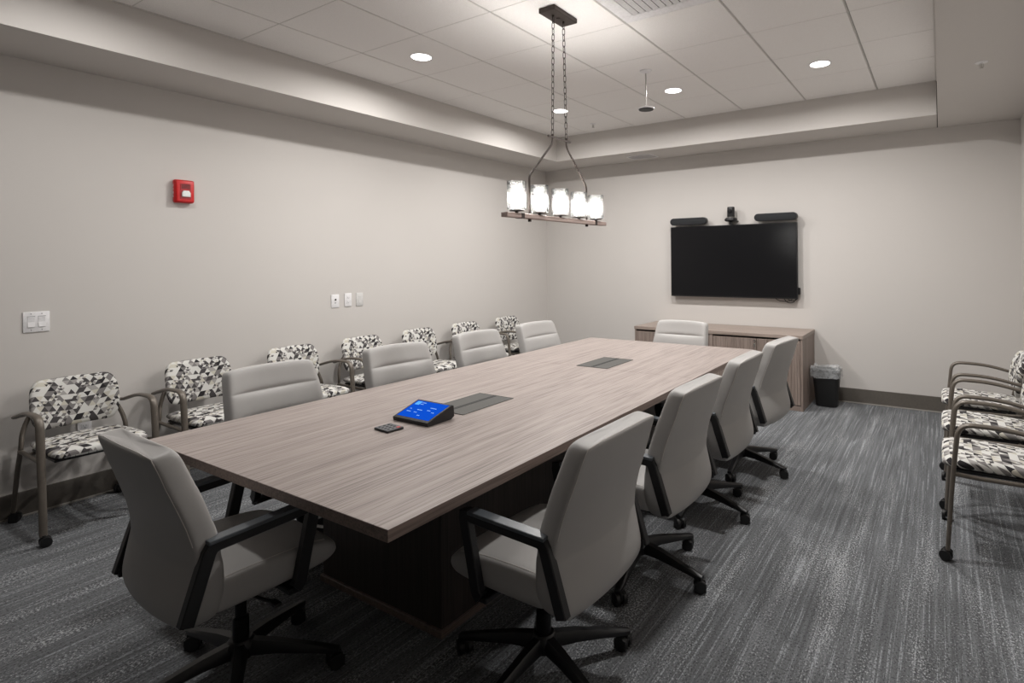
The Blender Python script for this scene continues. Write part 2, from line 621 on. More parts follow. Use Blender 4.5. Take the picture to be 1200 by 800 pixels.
# baseboards
BH = 0.148
def skirting(name, x0, x1, y0, y1, side):
    o = MB().box(x0, x1, y0, y1, 0, BH, 0.002, 1).build(name, M['base']); struct(o)
    e = 0.007
    b = {'l': (x1, x1 + e, y0, y1), 'b': (x0, x1, y0 - e, y0), 'r': (x0 - e, x0, y0, y1), 'f': (x0, x1, y1, y1 + e)}[side]
    MB().box(*b, 0, 0.012, 0.002, 1).build('bead', M['caulk'], o)
skirting('baseboard_left', 0, 0.008, YF, -0.008, 'l')
skirting('baseboard_back', 0, XR, -0.008, 0, 'b')
skirting('baseboard_right', XR - 0.008, XR, YF, -0.008, 'r')
skirting('baseboard_front', 0.008, XR - 0.008, YF, YF + 0.008, 'f')

# ------------------------------------------------------------------ conference table
TX0, TX1, TY0, TY1, TZ = 1.7615, 3.2878, -5.3313, -1.7395, 0.74
def conference_table():
    t = tag(empty('conference_table', ((TX0 + TX1) / 2, (TY0 + TY1) / 2, 0)), 'long rectangular conference table with light grey-brown wood-grain top in the middle of the room', 'table')
    hx, hy = (TX1 - TX0) / 2, (TY1 - TY0) / 2
    seam = -3.035 - (TY0 + TY1) / 2
    mb = MB()
    mb.box(-hx, hx, -hy, seam - 0.0006, TZ - 0.0365, TZ, 0.0012, 1)
    mb.box(-hx, hx, seam + 0.0006, hy, TZ - 0.0365, TZ, 0.0012, 1)
    top = mb.build('tabletop', M['wood_y'], t)
    # darker edge band
    top.data.materials.append(M['edge'])
    for p in top.data.polygons:
        if p.normal.z < 0.5:
            p.material_index = 1
    mb = MB()
    mb.box(-hx + 0.3, hx - 0.3, -hy + 0.3, hy - 0.3, TZ - 0.075, TZ - 0.0367, 0.003, 1)
    mb.build('support_rail', M['black'], t)
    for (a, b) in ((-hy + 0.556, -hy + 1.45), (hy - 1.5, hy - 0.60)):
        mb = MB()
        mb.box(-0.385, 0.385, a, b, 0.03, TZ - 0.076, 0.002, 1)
        p = mb.build('pedestal', M['wood_shaded'], t)
        MB().box(-0.395, 0.395, a - 0.012, b + 0.012, 0, 0.032, 0.003, 1).build('plinth', M['edge'], p)
    return t
conference_table()

def hatch(x0, x1, y0, y1, label):
    cx, cy = (x0 + x1) / 2, (y0 + y1) / 2
    t = tag(empty('power_hatch', (cx, cy, TZ)), label, 'power hatch', 'flush power hatches in the tabletop')
    a, b = (x1 - x0) / 2, (y1 - y0) / 2
    mb = MB()
    for (p, q, r_, s_) in ((-a, a, -b, -b + 0.008), (-a, a, b - 0.008, b), (-a, -a + 0.008, -b + 0.008, b - 0.008), (a - 0.008, a, -b + 0.008, b - 0.008)):
        mb.box(p, q, r_, s_, 0.0003, 0.0035, 0.001, 1)
    mb.build('rim', M['hatch'], t)
    MB().box(-a + 0.008, -0.012, -b + 0.008, b - 0.008, 0.0003, 0.0028, 0.001, 1).build('lid', M['hatch'], t)
    MB().box(0.012, a - 0.008, -b + 0.008, b - 0.008, 0.0003, 0.0028, 0.001, 1).build('lid', M['hatch'], t)
    MB().box(-0.012, 0.012, -b + 0.008, b - 0.008, 0.0003, 0.0032).build('cable_slot', M['hole'], t)
hatch(2.405, 2.645, -4.375, -3.995, 'dark grey flush hatch in the tabletop right behind the blue-screen console')
hatch(2.425, 2.67, -3.035, -2.645, 'dark grey flush hatch in the tabletop toward its far end, away from the console')

# ------------------------------------------------------------------ conference chair
def chair_ring(z, w, ue, uc, fe, fc, r=0.02):
    """closed section at height z: u = distance behind the chair centre (rear edge / rear centre / front edge / front centre)"""
    P = []
    ts = [-1, -0.9, -0.6, -0.2, 0.2, 0.6, 0.9, 1]
    for k in ts:                       # rear, left to right
        P.append((k * w, -(ue + (uc - ue) * (1 - abs(k) ** 2.3)), z))
    P.append((w + 0.005, -(ue * 0.88 + fe * 0.12), z))
    P.append((w + 0.006, -(ue * 0.4 + fe * 0.6), z))
    P.append((w - 0.002, -(fe + 0.004), z))
    for k in reversed(ts[1:-1]):
        P.append((k * (w * 0.975), -(fe + (fc - fe) * (1 - abs(k) ** 3)), z))
    P.append((-w + 0.002, -(fe + 0.004), z))
    P.append((-w - 0.006, -(ue * 0.4 + fe * 0.6), z))
    P.append((-w - 0.005, -(ue * 0.88 + fe * 0.12), z))
    if z > 0.87:     # crown: front lip stands higher than the rear rim, corners drop a little
        q = min(1, (z - 0.87) / 0.04)
        P = [(x, y, zz + q * (0.014 * max(0, min(1, (0.35 + y) / 0.09)) - 0.010 * abs(x / w) ** 3)) for (x, y, zz) in P]
    return P
# z, halfwidth, rear edge, rear centre, front edge, front centre
BACK = [(0.358, 0.130, 0.220, 0.236, 0.205, 0.205), (0.362, 0.184, 0.244, 0.262, 0.185, 0.185), (0.382, 0.230, 0.266, 0.290, 0.165, 0.165),
        (0.425, 0.250, 0.274, 0.303, 0.155, 0.158), (0.49, 0.256, 0.256, 0.294, 0.150, 0.160), (0.559, 0.256, 0.240, 0.282, 0.156, 0.168),
        (0.567, 0.256, 0.240, 0.281, 0.158, 0.188), (0.575, 0.255, 0.240, 0.281, 0.160, 0.172), (0.63, 0.253, 0.246, 0.284, 0.164, 0.178), (0.680, 0.250, 0.260, 0.292, 0.178, 0.194),
        (0.688, 0.249, 0.262, 0.294, 0.181, 0.216), (0.696, 0.249, 0.265, 0.296, 0.184, 0.203), (0.75, 0.245, 0.284, 0.309, 0.200, 0.220), (0.800, 0.240, 0.302, 0.323, 0.218, 0.236),
        (0.808, 0.239, 0.305, 0.326, 0.222, 0.258), (0.816, 0.238, 0.308, 0.328, 0.225, 0.246), (0.86, 0.234, 0.322, 0.341, 0.242, 0.262), (0.89, 0.230, 0.332, 0.349, 0.254, 0.272),
        (0.908, 0.226, 0.338, 0.355, 0.264, 0.279), (0.922, 0.216, 0.341, 0.357, 0.276, 0.288), (0.927, 0.192, 0.333, 0.347, 0.288, 0.299)]
from mathutils.bvhtree import BVHTree
def bake(o):
    """apply the modifiers of o to its mesh"""
    dg = bpy.context.evaluated_depsgraph_get()
    me = bpy.data.meshes.new_from_object(o.evaluated_get(dg))
    o.modifiers.clear()
    old = o.data
    o.data = me
    bpy.data.meshes.remove(old)
    me.name = o.name
    for p in me.polygons: p.use_smooth = True
    return BVHTree.FromPolygons([v.co[:] for v in me.vertices], [p.vertices[:] for p in me.polygons])
def snap_path(bvh, path, n=4, off=0.0):
    out = []
    for p in bez(path, n):
        q, nn, i, d = bvh.find_nearest(p)
        out.append(q + nn * off)
    return out
def conference_chair():
    t = empty('conference_chair')
    mb = MB()
    rings = [chair_ring(*r) for r in BACK]
    mb.loft(rings)
    back = mb.build('backrest', M['leather'], t, subsurf=2)
    bvh = bake(back)
    # welt along the rear rim
    path = []
    for (z, w_, ue, uc, fe, fc) in BACK[8:19]:
        path.append((-w_ , -(ue + 0.004), z))
    path += [(-0.215, -0.345, 0.926), (-0.10, -0.350, 0.931), (0, -0.353, 0.932), (0.10, -0.350, 0.931), (0.215, -0.345, 0.926)]
    for (z, w_, ue, uc, fe, fc) in reversed(BACK[8:19]):
        path.append((w_ , -(ue + 0.004), z))
    MB().tube(snap_path(bvh, path, 3), 0.0015, 6).build('piping', M['seam'], back, True)
    # seat cushion
    mb = MB()
    prof = [(-0.19, 0.385, 0.492), (-0.17, 0.382, 0.498), (-0.08, 0.380, 0.500), (0.03, 0.380, 0.497), (0.13, 0.383, 0.490), (0.19, 0.388, 0.478), (0.222, 0.400, 0.462), (0.238, 0.418, 0.444)]
    rings = []
    for (y, z0, z1) in prof:
        w_ = 0.243 if y < 0.2 else (0.236 if y < 0.23 else 0.22)
        m_ = (z0 + z1) / 2
        rings.append([(-w_ + .03, y, z0), (0, y, z0), (w_ - .03, y, z0), (w_, y, z0 + .012), (w_ + .003, y, m_), (w_, y, z1 - .012), (w_ - 0.02, y, z1 - .002),
                      (w_ * .5, y, z1 + .004), (0, y, z1 + .003), (-w_ * .5, y, z1 + .004), (-w_ + 0.02, y, z1 - .002), (-w_, y, z1 - .012), (-w_ - .003, y, m_), (-w_, y, z0 + .012)])
    mb.loft(rings)
    seat = mb.build('seat', M['leather'], t, subsurf=2)
    sb = bake(seat)
    for s in (-1, 1):
        MB().tube(snap_path(sb, [(s * 0.228, -0.16, 0.50), (s * 0.228, -0.05, 0.50), (s * 0.228, 0.08, 0.50), (s * 0.226, 0.19, 0.485)], 4), 0.0014, 6).build('stitching', M['seam'], seat, True)
    MB().box(-0.17, 0.17, -0.16, 0.15, 0.355, 0.384, 0.008).build('seat_pan', M['black'], t)
    # arms
    for s in (-1, 1):
        path = fillet([(s * 0.261, -0.272, 0.414), (s * 0.261, -0.204, 0.622), (s * 0.261, 0.125, 0.632), (s * 0.261, 0.070, 0.385), (s * 0.261, 0.055, 0.372)], [0, 0.020, 0.012, 0.02, 0], 2)
        mb = MB()
        mb.sweep_rect(path, 0.030, 0.040, bev=0.003)
        mb.box(min(s * 0.13, s * 0.261), max(s * 0.13, s * 0.261), 0.035, 0.085, 0.352, 0.372, 0.004)
        a = mb.build('armrest', M['black'], t)
        MB().box(s * 0.261 - 0.021, s * 0.261 + 0.021, -0.196, 0.118, 0.640, 0.653, 0.003,
                 mat=Matrix.Translation((0, 0, -0.004)) @ Matrix.Rotation(0.030, 4, 'X')).build('arm_pad', M['pad'], a)
        mb = MB().box(min(s * 0.240, s * 0.260), max(s * 0.240, s * 0.260), -0.280, -0.250, 0.405, 0.44, 0.004)
        mb.build('arm_bracket', M['black'], a)
    # mechanism and gas lift
    mb = MB()
    mb.box(-0.06, 0.06, -0.13, 0.08, 0.305, 0.356, 0.012)
    mb.tube([(0.05, -0.02, 0.33), (0.15, 0.0, 0.325), (0.21, 0.01, 0.33)], 0.006, 8)
    mb.box(0.20, 0.245, -0.005, 0.02, 0.325, 0.336, 0.003)
    mb.build('tilt_mechanism', M['black'], t, True, 40)
    MB().lathe([(0, 0.09), (0.027, 0.09), (0.027, 0.215), (0.019, 0.22), (0.019, 0.31), (0, 0.31)], seg=20).build('gas_lift', M['steel'], t, True)
    # five-star base
    mb = MB()
    mb.lathe([(0, 0.075), (0.04, 0.075), (0.048, 0.09), (0.048, 0.125), (0.036, 0.14), (0, 0.14)], seg=24)
    for k in range(5):
        a = 2 * PI * k / 5
        d = Vector((math.cos(a), math.sin(a), 0)); sd = Vector((-math.sin(a), math.cos(a), 0))
        rings = []
        for (r_, zt, zb, hw) in ((0.035, 0.134, 0.085, 0.024), (0.12, 0.122, 0.084, 0.022), (0.22, 0.100, 0.072, 0.019), (0.31, 0.080, 0.060, 0.017), (0.335, 0.074, 0.058, 0.013)):
            c = d * r_
            rings.append([c + sd * (-hw) + Vector((0, 0, zb)), c + sd * hw + Vector((0, 0, zb)), c + sd * hw + Vector((0, 0, (zt + zb) / 2 + .004)), c + sd * (hw * .6) + Vector((0, 0, zt)),
                          c - sd * (hw * .6) + Vector((0, 0, zt)), c - sd * hw + Vector((0, 0, (zt + zb) / 2 + .004))])
        mb.loft(rings)
    base = mb.build('base', M['black'], t, True, 40)
    for k in range(5):
        a = 2 * PI * k / 5
        c = MB()
        for s in (-1, 1):
            c.cyl((0.006, s * 0.0165, 0.0275), 0.0275, 0.020, 'y', 20, bev=0.004)
        c.box(-0.018, 0.028, -0.007, 0.007, 0.022, 0.056, 0.004)
        c.cyl((0, 0, 0.056), 0.0065, 0.022, 'z', 10)
        co = c.build('caster', M['castor'], base, True, 40)
        co.location = (0.315 * math.cos(a), 0.315 * math.sin(a), 0)
        co.rotation_euler.z = a * 2.3 + 0.6
    return t
CC = conference_chair()
index_children()
def place_cc(x, y, heading, star, label, first=[True]):
    """heading: direction the chair faces, degrees from +y counter-clockwise; star: world angle of one base leg"""
    if first[0]:
        c = CC; first[0] = False; kids = c.children
    else:
        c = copy_tree(CC)
    c.location = (x, y, 0)
    c.rotation_euler.z = R(heading)
    tag(c, label, 'chair', 'grey leather chairs round the conference table')
    for o in bpy.data.objects:
        if o.parent == c and o.name.split('.')[0] == 'base':
            o.rotation_euler.z = R(star - heading)
    return c
CHAIRS = [
    (3.352, -4.705, 89, -20, 'grey leather swivel chair on the right side of the table, nearest the camera'),
    (3.34, -3.91, 88, -8, 'grey leather swivel chair on the right side of the table, second from the camera'),
    (3.328, -3.115, 89, -15, 'grey leather swivel chair on the right side of the table, third from the camera'),
    (3.36, -2.34, 83, -14, 'grey leather swivel chair on the right side of the table, farthest from the camera'),
    (1.80, -4.67, -92, 30, 'grey leather swivel chair on the left side of the table, nearest the camera'),
    (1.822, -3.86, -95, 34, 'grey leather swivel chair on the left side of the table, second from the camera'),
    (1.805, -3.05, -91, 37, 'grey leather swivel chair on the left side of the table, third from the camera'),
    (1.815, -2.31, -93, 33, 'grey leather swivel chair on the left side, farthest from the camera'),
    (2.45, -5.30, -2, 40, 'grey leather swivel chair at the near head of the table, seen from behind'),
    (2.62, -1.90, 179, 15, 'grey leather swivel chair at the far head of the table, in front of the credenza'),
]
for c in CHAIRS:
    place_cc(*c)

# ------------------------------------------------------------------ guest chair (origin below its middle; faces +y; d = distance from the wall = y + 0.30)
def guest_chair():
    t = empty('guest_chair')
    D = 0.30
    # seat
    mb = MB()
    rings = []
    for (d, z0, z1, w_) in ((0.155, 0.438, 0.462, 0.195), (0.165, 0.430, 0.474, 0.212), (0.26, 0.426, 0.480, 0.220), (0.38, 0.426, 0.486, 0.223), (0.50, 0.428, 0.492, 0.223),
                            (0.570, 0.430, 0.488, 0.218), (0.600, 0.436, 0.476, 0.206), (0.610, 0.446, 0.464, 0.190)):
        y = d - D; m_ = (z0 + z1) / 2
        rings.append([(-w_ + .03, y, z0), (0, y, z0), (w_ - .03, y, z0), (w_, y, m_ - .01), (w_, y, m_ + .012), (w_ - .03, y, z1), (w_ * .4, y, z1 + .004), (-w_ * .4, y, z1 + .004), (-w_ + .03, y, z1), (-w_, y, m_ + .012), (-w_, y, m_ - .01)])
    mb.loft(rings)
    mb.build('seat', M['fab_seat'], t, subsurf=2)
    MB().box(-0.205, 0.205, 0.19 - D, 0.56 - D, 0.416, 0.432, 0.005).build('seat_pan', M['black'], t)
    # back cushion, gently wrapped, rounded corners
    mb = MB()
    NX, hw, z0, z1 = 12, 0.212, 0.515, 0.808
    rings = []
    zc, zh = (z0 + z1) / 2, (z1 - z0) / 2
    for i in range(NX + 1):
        k = -1 + 2 * i / NX
        x = hw * math.copysign(abs(k) ** 0.85, k)
        f = (1 - min(1, max(0, (abs(x) - (hw - 0.06)) / 0.06)) ** 2.4) ** 0.5 if abs(x) > hw - 0.06 else 1.0
        h_ = (zh - 0.07) + 0.07 * max(f, 0.05)
        wrap = 0.035 * (x / hw) ** 2
        th = 0.020 if abs(x) < hw - 0.01 else 0.012
        ring = []
        for (a, b) in ((-1, 0.0), (-0.9, 1.0), (-0.4, 1.12), (0.1, 1.15), (0.5, 1.08), (0.9, 1.0), (1, 0.0), (0.9, -1.0), (0.4, -1), (-0.4, -1.0), (-0.9, -1.0)):
            zz = zc + a * h_
            lean = 0.105 + 0.055 * (z1 - zz) / (z1 - z0) + 0.012 * (1 - a * a)
            ring.append((x, lean - D + b * th + wrap, zz))
        rings.append(ring)
    mb.loft(rings)
    mb.build('backrest', M['fab_back'], t, subsurf=2)
    # frame: each side one bent tube (front leg + arm) and a rear upright
    for s in (-1, 1):
        X = s * 0.259
        pts = fillet([(X, 0.588 - D, 0.055), (X, 0.566 - D, 0.40), (X, 0.540 - D, 0.668), (X, 0.33 - D, 0.668), (X * 0.99, 0.120 - D, 0.612)], [0, 0.1, 0.062, 0.14, 0], 8)
        n = len(pts)
        rr = [0.0105 + 0.001 * math.sin(PI * min(1, i / n * 1.1)) for i in range(n)]
        MB().tube(pts, rr, 14, sx=1.7, side0=(1, 0, 0)).build('arm_and_front_leg', M['taupe'], t, True, 60)
        mb = MB()
        up = bez([(s * 0.253, 0.052 - D, 0.055), (s * 0.250, 0.110 - D, 0.27), (s * 0.246, 0.165 - D, 0.43), (s * 0.232, 0.150 - D, 0.53), (s * 0.19, 0.128 - D, 0.62), (s * 0.12, 0.105 - D, 0.66)], 6)
        mb.tube(up, 0.012, 10)
        mb.tube(bez([(s * 0.255, 0.128 - D, 0.612), (s * 0.235, 0.108 - D, 0.612), (s * 0.19, 0.122 - D, 0.620)], 4), 0.010, 8)
        mb.build('rear_leg', M['taupe'], t, True, 60)
        mb = MB()
        mb.tube(fillet([(s * 0.250, 0.165 - D, 0.425), (s * 0.238, 0.24 - D, 0.415), (s * 0.242, 0.48 - D, 0.415), (s * 0.257, 0.556 - D, 0.425)], 0.04, 5), 0.011, 8)
        mb.build('side_rail', M['taupe'], t, True, 60)
        for (d, xx) in ((0.588, X), (0.052, s * 0.253)):
            c = MB()
            for q in (-1, 1):
                c.cyl((q * 0.014, 0.008, 0.0255), 0.0255, 0.018, 'x', 18, bev=0.004)
            c.box(-0.006, 0.006, -0.012, 0.026, 0.020, 0.052, 0.003)
            c.cyl((0, 0, 0.052), 0.012, 0.018, 'z', 12)
            co = c.build('caster', M['castor'], t, True, 40)
            co.location = (xx, d - D, 0)
            co.rotation_euler.z = s * 0.9 + d
    MB().tube([(-0.236, 0.24 - D, 0.414), (0.236, 0.24 - D, 0.414)], 0.010, 8).build('cross_rail', M['taupe'], t, True)
    return t
GC = guest_chair()
index_children()
def place_gc(x, y, heading, label, first=[True]):
    if first[0]:
        c = GC; first[0] = False
    else:
        c = copy_tree(GC)
    c.location = (x, y, 0); c.rotation_euler.z = R(heading)
    tag(c, label, 'chair')
    return c
LG = [(-5.100, 'triangle-patterned guest armchair on the left wall below the double light switch'),
      (-4.425, 'triangle-patterned guest armchair on the left wall, second from the light switch'),
      (-3.735, 'triangle-patterned guest armchair on the left wall, third from the light switch'),
      (-3.085, 'triangle-patterned guest armchair on the left wall right below the three small wall plates'),
      (-2.425, 'triangle-patterned guest armchair on the left wall, third from the room corner'),
      (-1.760, 'triangle-patterned guest armchair on the left wall, second from the room corner'),
      (-1.050, 'triangle-patterned guest armchair on the left wall closest to the room corner')]
for y, lb in LG:
    c = place_gc(0.305, y, -90, lb); c['group'] = 'patterned guest chairs along the left wall'
RG = [(-2.82, 'triangle-patterned guest armchair on the right wall, nearest the camera'),
      (-2.155, 'triangle-patterned guest armchair on the right wall, middle of the three'),
      (-1.43, 'triangle-patterned guest armchair on the right wall, nearest the television wall')]
for y, lb in RG:
    c = place_gc(XR - 0.305, y, 90, lb); c['group'] = 'patterned guest chairs along the right wall'

# ------------------------------------------------------------------ credenza
def credenza():
    x0, x1, yf, zt = 1.655, 3.448, -0.622, 0.728
    top = tag(empty('credenza', ((x0 + x1) / 2, -0.31, 0)), 'low wood-grain credenza with reeded doors under the television', 'cabinet')
    cx, cy = (x0 + x1) / 2, -0.31
    def B(a, b, c, d, e, f, bev=0.0012): return MB().box(a - cx, b - cx, c - cy, d - cy, e, f, bev, 1)
    B(x0 - 0.004, x1 + 0.004, yf - 0.004, -0.012, zt - 0.034, zt).build('countertop', M['wood_x'], top)
    mb = B(x0, x0 + 0.02, yf + 0.002, -0.014, 0.0, zt - 0.035)
    mb.box(x1 - 0.02 - cx, x1 - cx, yf + 0.002 - cy, -0.014 - cy, 0, zt - 0.035, 0.0012, 1)
    mb.box(2.541 - 0.018 - cx, 2.541 + 0.018 - cx, yf + 0.002 - cy, -0.02 - cy, 0, zt - 0.035, 0.001, 1)
    mb.box(x0 + 0.02 - cx, x1 - 0.02 - cx, -0.03 - cy, -0.02 - cy, 0.0, zt - 0.035)
    mb.box(x0 + 0.02 - cx, x1 - 0.02 - cx, yf + 0.05 - cy, -0.02 - cy, 0.05, 0.07)
    mb.box(x0 + 0.02 - cx, x1 - 0.02 - cx, yf + 0.006 - cy, yf + 0.024 - cy, 0.0, 0.045, 0.001, 1)
    mb.build('carcass', M['wood_z'], top)
    spans = [(x0 + 0.023, 2.088), (2.092, 2.520), (2.562, 3.008), (3.012, x1 - 0.023)]
    for i, (a, b) in enumerate(spans):
        mb = B(a, b, yf + 0.006, yf + 0.024, 0.052, zt - 0.052)
        n = int((b - a) / 0.027)
        wdt = (b - a) / n
        for k in range(n):
            mb.box(a + wdt * k + 0.001 - cx, a + wdt * (k + 1) - 0.001 - cx, yf + 0.003 - cy, yf + 0.010 - cy, 0.056, zt - 0.056, 0.0012, 1)
        d = mb.build('door', M['wood_z'], top)
        if i in (0, 2):
            MB().cyl((b - 0.012 - cx, yf - 0.004 - cy, 0.655), 0.008, 0.012, 'y', 14).build('lock', M['metal'], d, True)
    return top
credenza()
# keys hanging from the lock
def keys():
    t = tag(empty('key_ring', (3.0, -0.634, 0.655)), 'small metal keys hanging in the lock of the right-hand credenza doors', 'keys')
    MB().box(-0.0012, 0.0012, -0.022, 0.0, -0.009, 0.009, 0.0005, 1).build('key_bow', M['metal'], t)
    MB().tube([(0.012 * math.cos(a), -0.014, -0.016 + 0.012 * math.sin(a)) for a in [2 * PI * k / 16 for k in range(16)]], 0.0009, 6, closed=True).build('split_ring', M['metal'], t, True)
    mb = MB().prism([(-0.010, -0.030), (-0.012, -0.042), (-0.006, -0.052), (-0.003, -0.054), (-0.003, -0.078), (0.003, -0.078), (0.003, -0.054), (0.006, -0.052), (0.010, -0.042), (0.008, -0.030)], 'y', -0.016, -0.014)
    mb.build('hanging_key', M['metal'], t)
keys()

# ------------------------------------------------------------------ television, speakers, camera
def television():
    x0, x1, z0, z1 = 1.872, 3.300, 1.041, 1.853
    t = tag(empty('television', ((x0 + x1) / 2, -0.05, z0)), 'large black flat-screen television mounted on the far wall', 'television')
    cx = (x0 + x1) / 2
    def B(a, b, c, d, e, f, bev=0.002): return MB().box(a - cx, b - cx, c + 0.05, d + 0.05, e - z0, f - z0, bev, 1)
    B(x0, x1, -0.085, -0.045, z0, z1, 0.003).build('housing', M['black'], t)
    B(x0 + 0.008, x1 - 0.008, -0.0865, -0.084, z0 + 0.014, z1 - 0.008, 0.0008).build('screen', M['screen'], t)
    B(x0 + 0.30, x1 - 0.30, -0.046, -0.001, z0 + 0.2, z1 - 0.2).build('wall_mount', M['steel'], t)
    mb = B(x1 - 0.035, x1 + 0.022, -0.06, -0.03, z0 + 0.045, z0 + 0.12, 0.008)
    mb.build('input_module', M['black'], t, True)
    mb = MB()
    zb = -0.004
    for (a, b, dip) in ((0.47, 0.66, 0.022), (0.56, 0.69, 0.034), (0.60, 0.70, 0.016)):
        mb.tube(bez([(a, 0.02, zb + 0.006), (a + (b - a) * .3, 0.01, zb - dip), (a + (b - a) * .75, 0.01, zb - dip), (b, 0.02, zb + 0.01)], 5), 0.004, 6)
    mb.build('cable', M['black'], t, True)
television()
def bar_speaker(x0, x1, z0, label, tilt):
    h = 0.080
    cx = (x0 + x1) / 2
    t = tag(empty('bar_speaker', (cx, -0.10, z0)), label, 'speaker', 'pill-shaped speakers over the television')
    L, r = (x1 - x0) / 2, h / 2
    def pill(rr, l):
        return [(l - r + rr * math.cos(a), r + rr * math.sin(a)) for a in [(-PI / 2 + PI * k / 14) for k in range(15)]] + \
               [(-(l - r) + rr * math.cos(a), r + rr * math.sin(a)) for a in [(PI / 2 + PI * k / 14) for k in range(15)]]
    MB().prism(pill(r, L), 'y', -0.022, 0.045, 0.006).build('body', M['black'], t, True, 40)
    MB().prism(pill(r * 0.93, L), 'y', -0.026, -0.021, 0.002).build('grille', M['grille'], t, True, 40)
    MB().box(-0.05, 0.05, 0.044, 0.098, 0.02, 0.05, 0.003).build('bracket', M['black'], t)
bar_speaker(1.880, 2.325, 1.872, 'black pill-shaped speaker over the left corner of the television', 0)
bar_speaker(2.862, 3.308, 1.878, 'black pill-shaped speaker over the right corner of the television', 0)
def ptz():
    t = tag(empty('conference_camera', (2.600, -0.09, 1.855)), 'black dome-based conference camera on top of the television between the two speakers', 'camera')
    MB().lathe([(0, 0.035), (0.055, 0.035), (0.068, 0.042), (0.070, 0.055), (0.066, 0.068), (0.050, 0.078), (0, 0.080)], seg=32).build('base', M['black'], t, True)
    MB().lathe([(0.046, 0.0805), (0.052, 0.079), (0.052, 0.083), (0.046, 0.084)], seg=32).build('trim_ring', M['metal'], t, True)
    MB().lathe([(0, 0.078), (0.038, 0.078), (0.042, 0.092), (0.041, 0.185), (0.037, 0.197), (0, 0.200)], seg=28).build('head', M['black'], t, True)
    MB().cyl((0, -0.040, 0.150), 0.026, 0.014, 'y', 24, bev=0.003).build('lens', M['screen'], t, True)
    mb = MB().box(-0.02, 0.02, -0.012, 0.012, 0.0, 0.036, 0.003)
    mb.box(-0.06, 0.06, 0.035, 0.088, 0.036, 0.046, 0.002)
    mb.build('bracket', M['black'], t)
ptz()

# ------------------------------------------------------------------ waste bin
def bin_():
    t = tag(empty('waste_bin', (3.60, -0.25, 0)), 'black plastic waste bin with a clear liner beside the credenza', 'bin')
    def rr(a, b, z, r=0.045, n=5):
        P = []
        for (sx, sy, a0) in ((1, 1, 0), (-1, 1, PI / 2), (-1, -1, PI), (1, -1, 3 * PI / 2)):
            for k in range(n + 1):
                an = a0 + PI / 2 * k / n
                P.append((sx * (a - r) + r * math.cos(an), sy * (b - r) + r * math.sin(an), z))
        return P
    mb = MB()
    prof = [(0.090, 0.062, 0.0), (0.098, 0.070, 0.006), (0.128, 0.090, 0.352), (0.134, 0.096, 0.356), (0.134, 0.096, 0.368), (0.128, 0.090, 0.370), (0.120, 0.084, 0.350), (0.094, 0.066, 0.012)]
    mb.loft([rr(a, b, z) for a, b, z in prof])
    mb.build('bucket', M['castor'], t, True, 40)
    rnd = random.Random(4)
    mb = MB()
    rings = []
    for j, (a, b, z) in enumerate([(0.139, 0.101, 0.290), (0.1385, 0.1005, 0.325), (0.139, 0.101, 0.362), (0.136, 0.098, 0.385), (0.122, 0.086, 0.380), (0.116, 0.080, 0.345), (0.112, 0.076, 0.30), (0.108, 0.072, 0.22)]):
        ring = rr(a, b, z, n=9)
        out = []
        for i, p in enumerate(ring):
            q = noise.noise(Vector((p[0] * 45, p[1] * 45, z * 18)))
            k = abs(q) * (0.10 if j < 4 else -0.2)
            dz = noise.noise(Vector((p[0] * 30 + 5, p[1] * 30, j))) * (0.030 if j in (0, 3, 4) else 0.008)
            out.append((p[0] * (1 + k), p[1] * (1 + k), p[2] + dz))
        rings.append(out)
    mb.loft(rings, cap=False)
    mb.build('liner', M['film'], t, True, 80)
bin_()

# ------------------------------------------------------------------ console and remote on the table
def console():
    t = tag(empty('touch_console', (2.535, -4.515, TZ)), 'black wedge-shaped touch console with a glowing blue screen on the table', 'tablet')
    hw, y0, y1, za, zb = 0.114, -0.088, 0.080, 0.016, 0.062
    mb = MB().prism([(y0 + 0.004, 0.0005), (y1 - 0.02, 0.0005), (y1, 0.012), (y1 - 0.004, zb), (y1 - 0.012, zb + 0.002), (y0, za)], 'x', -hw, hw, 0.002)
    mb.build('body', M['black'], t)
    ang = math.atan2(zb + 0.002 - za, (y1 - 0.012) - y0)
    L = math.hypot(zb + 0.002 - za, (y1 - 0.012) - y0)
    mt = Matrix.Translation((0, y0, za)) @ Matrix.Rotation(ang, 4, 'X')
    MB().box(-hw + 0.001, hw - 0.001, 0.001, L - 0.001, 0.0, 0.0022, 0.0008, 1, mat=mt).build('bezel', M['castor'], t)
    sc = MB().box(-hw + 0.010, hw - 0.010, 0.018, L - 0.010, 0.0022, 0.0028, mat=mt).build('screen', M['scr_blue'], t)
    X0, X1, Y0, Y1 = -hw + 0.010, hw - 0.010, 0.018, L - 0.010
    def R4(a, b, c, d): return (X0 + (X1 - X0) * a, X0 + (X1 - X0) * b, Y0 + (Y1 - Y0) * c, Y0 + (Y1 - Y0) * d)
    MB().box(*R4(0.05, 0.19, 0.74, 0.95), 0.0028, 0.0031, mat=mt).build('screen_tile', M['scr_light'], sc)
    mb = MB()
    rnd = random.Random(3)
    for (a, c, n) in ((0.22, 0.88, 3), (0.22, 0.78, 2), (0.10, 0.46, 2), (0.10, 0.30, 3), (0.33, 0.46, 3), (0.33, 0.30, 2), (0.62, 0.66, 4), (0.62, 0.50, 2), (0.80, 0.42, 2), (0.52, 0.16, 2)):
        x = a
        for k in range(n):
            w_ = 0.02 + 0.03 * rnd.random()
            mb.box(*R4(x, x + w_, c, c + 0.035), 0.0028, 0.0030, mat=mt)
            x += w_ + 0.012
    mb.build('screen_text', M['scr_txt'], sc)
console()
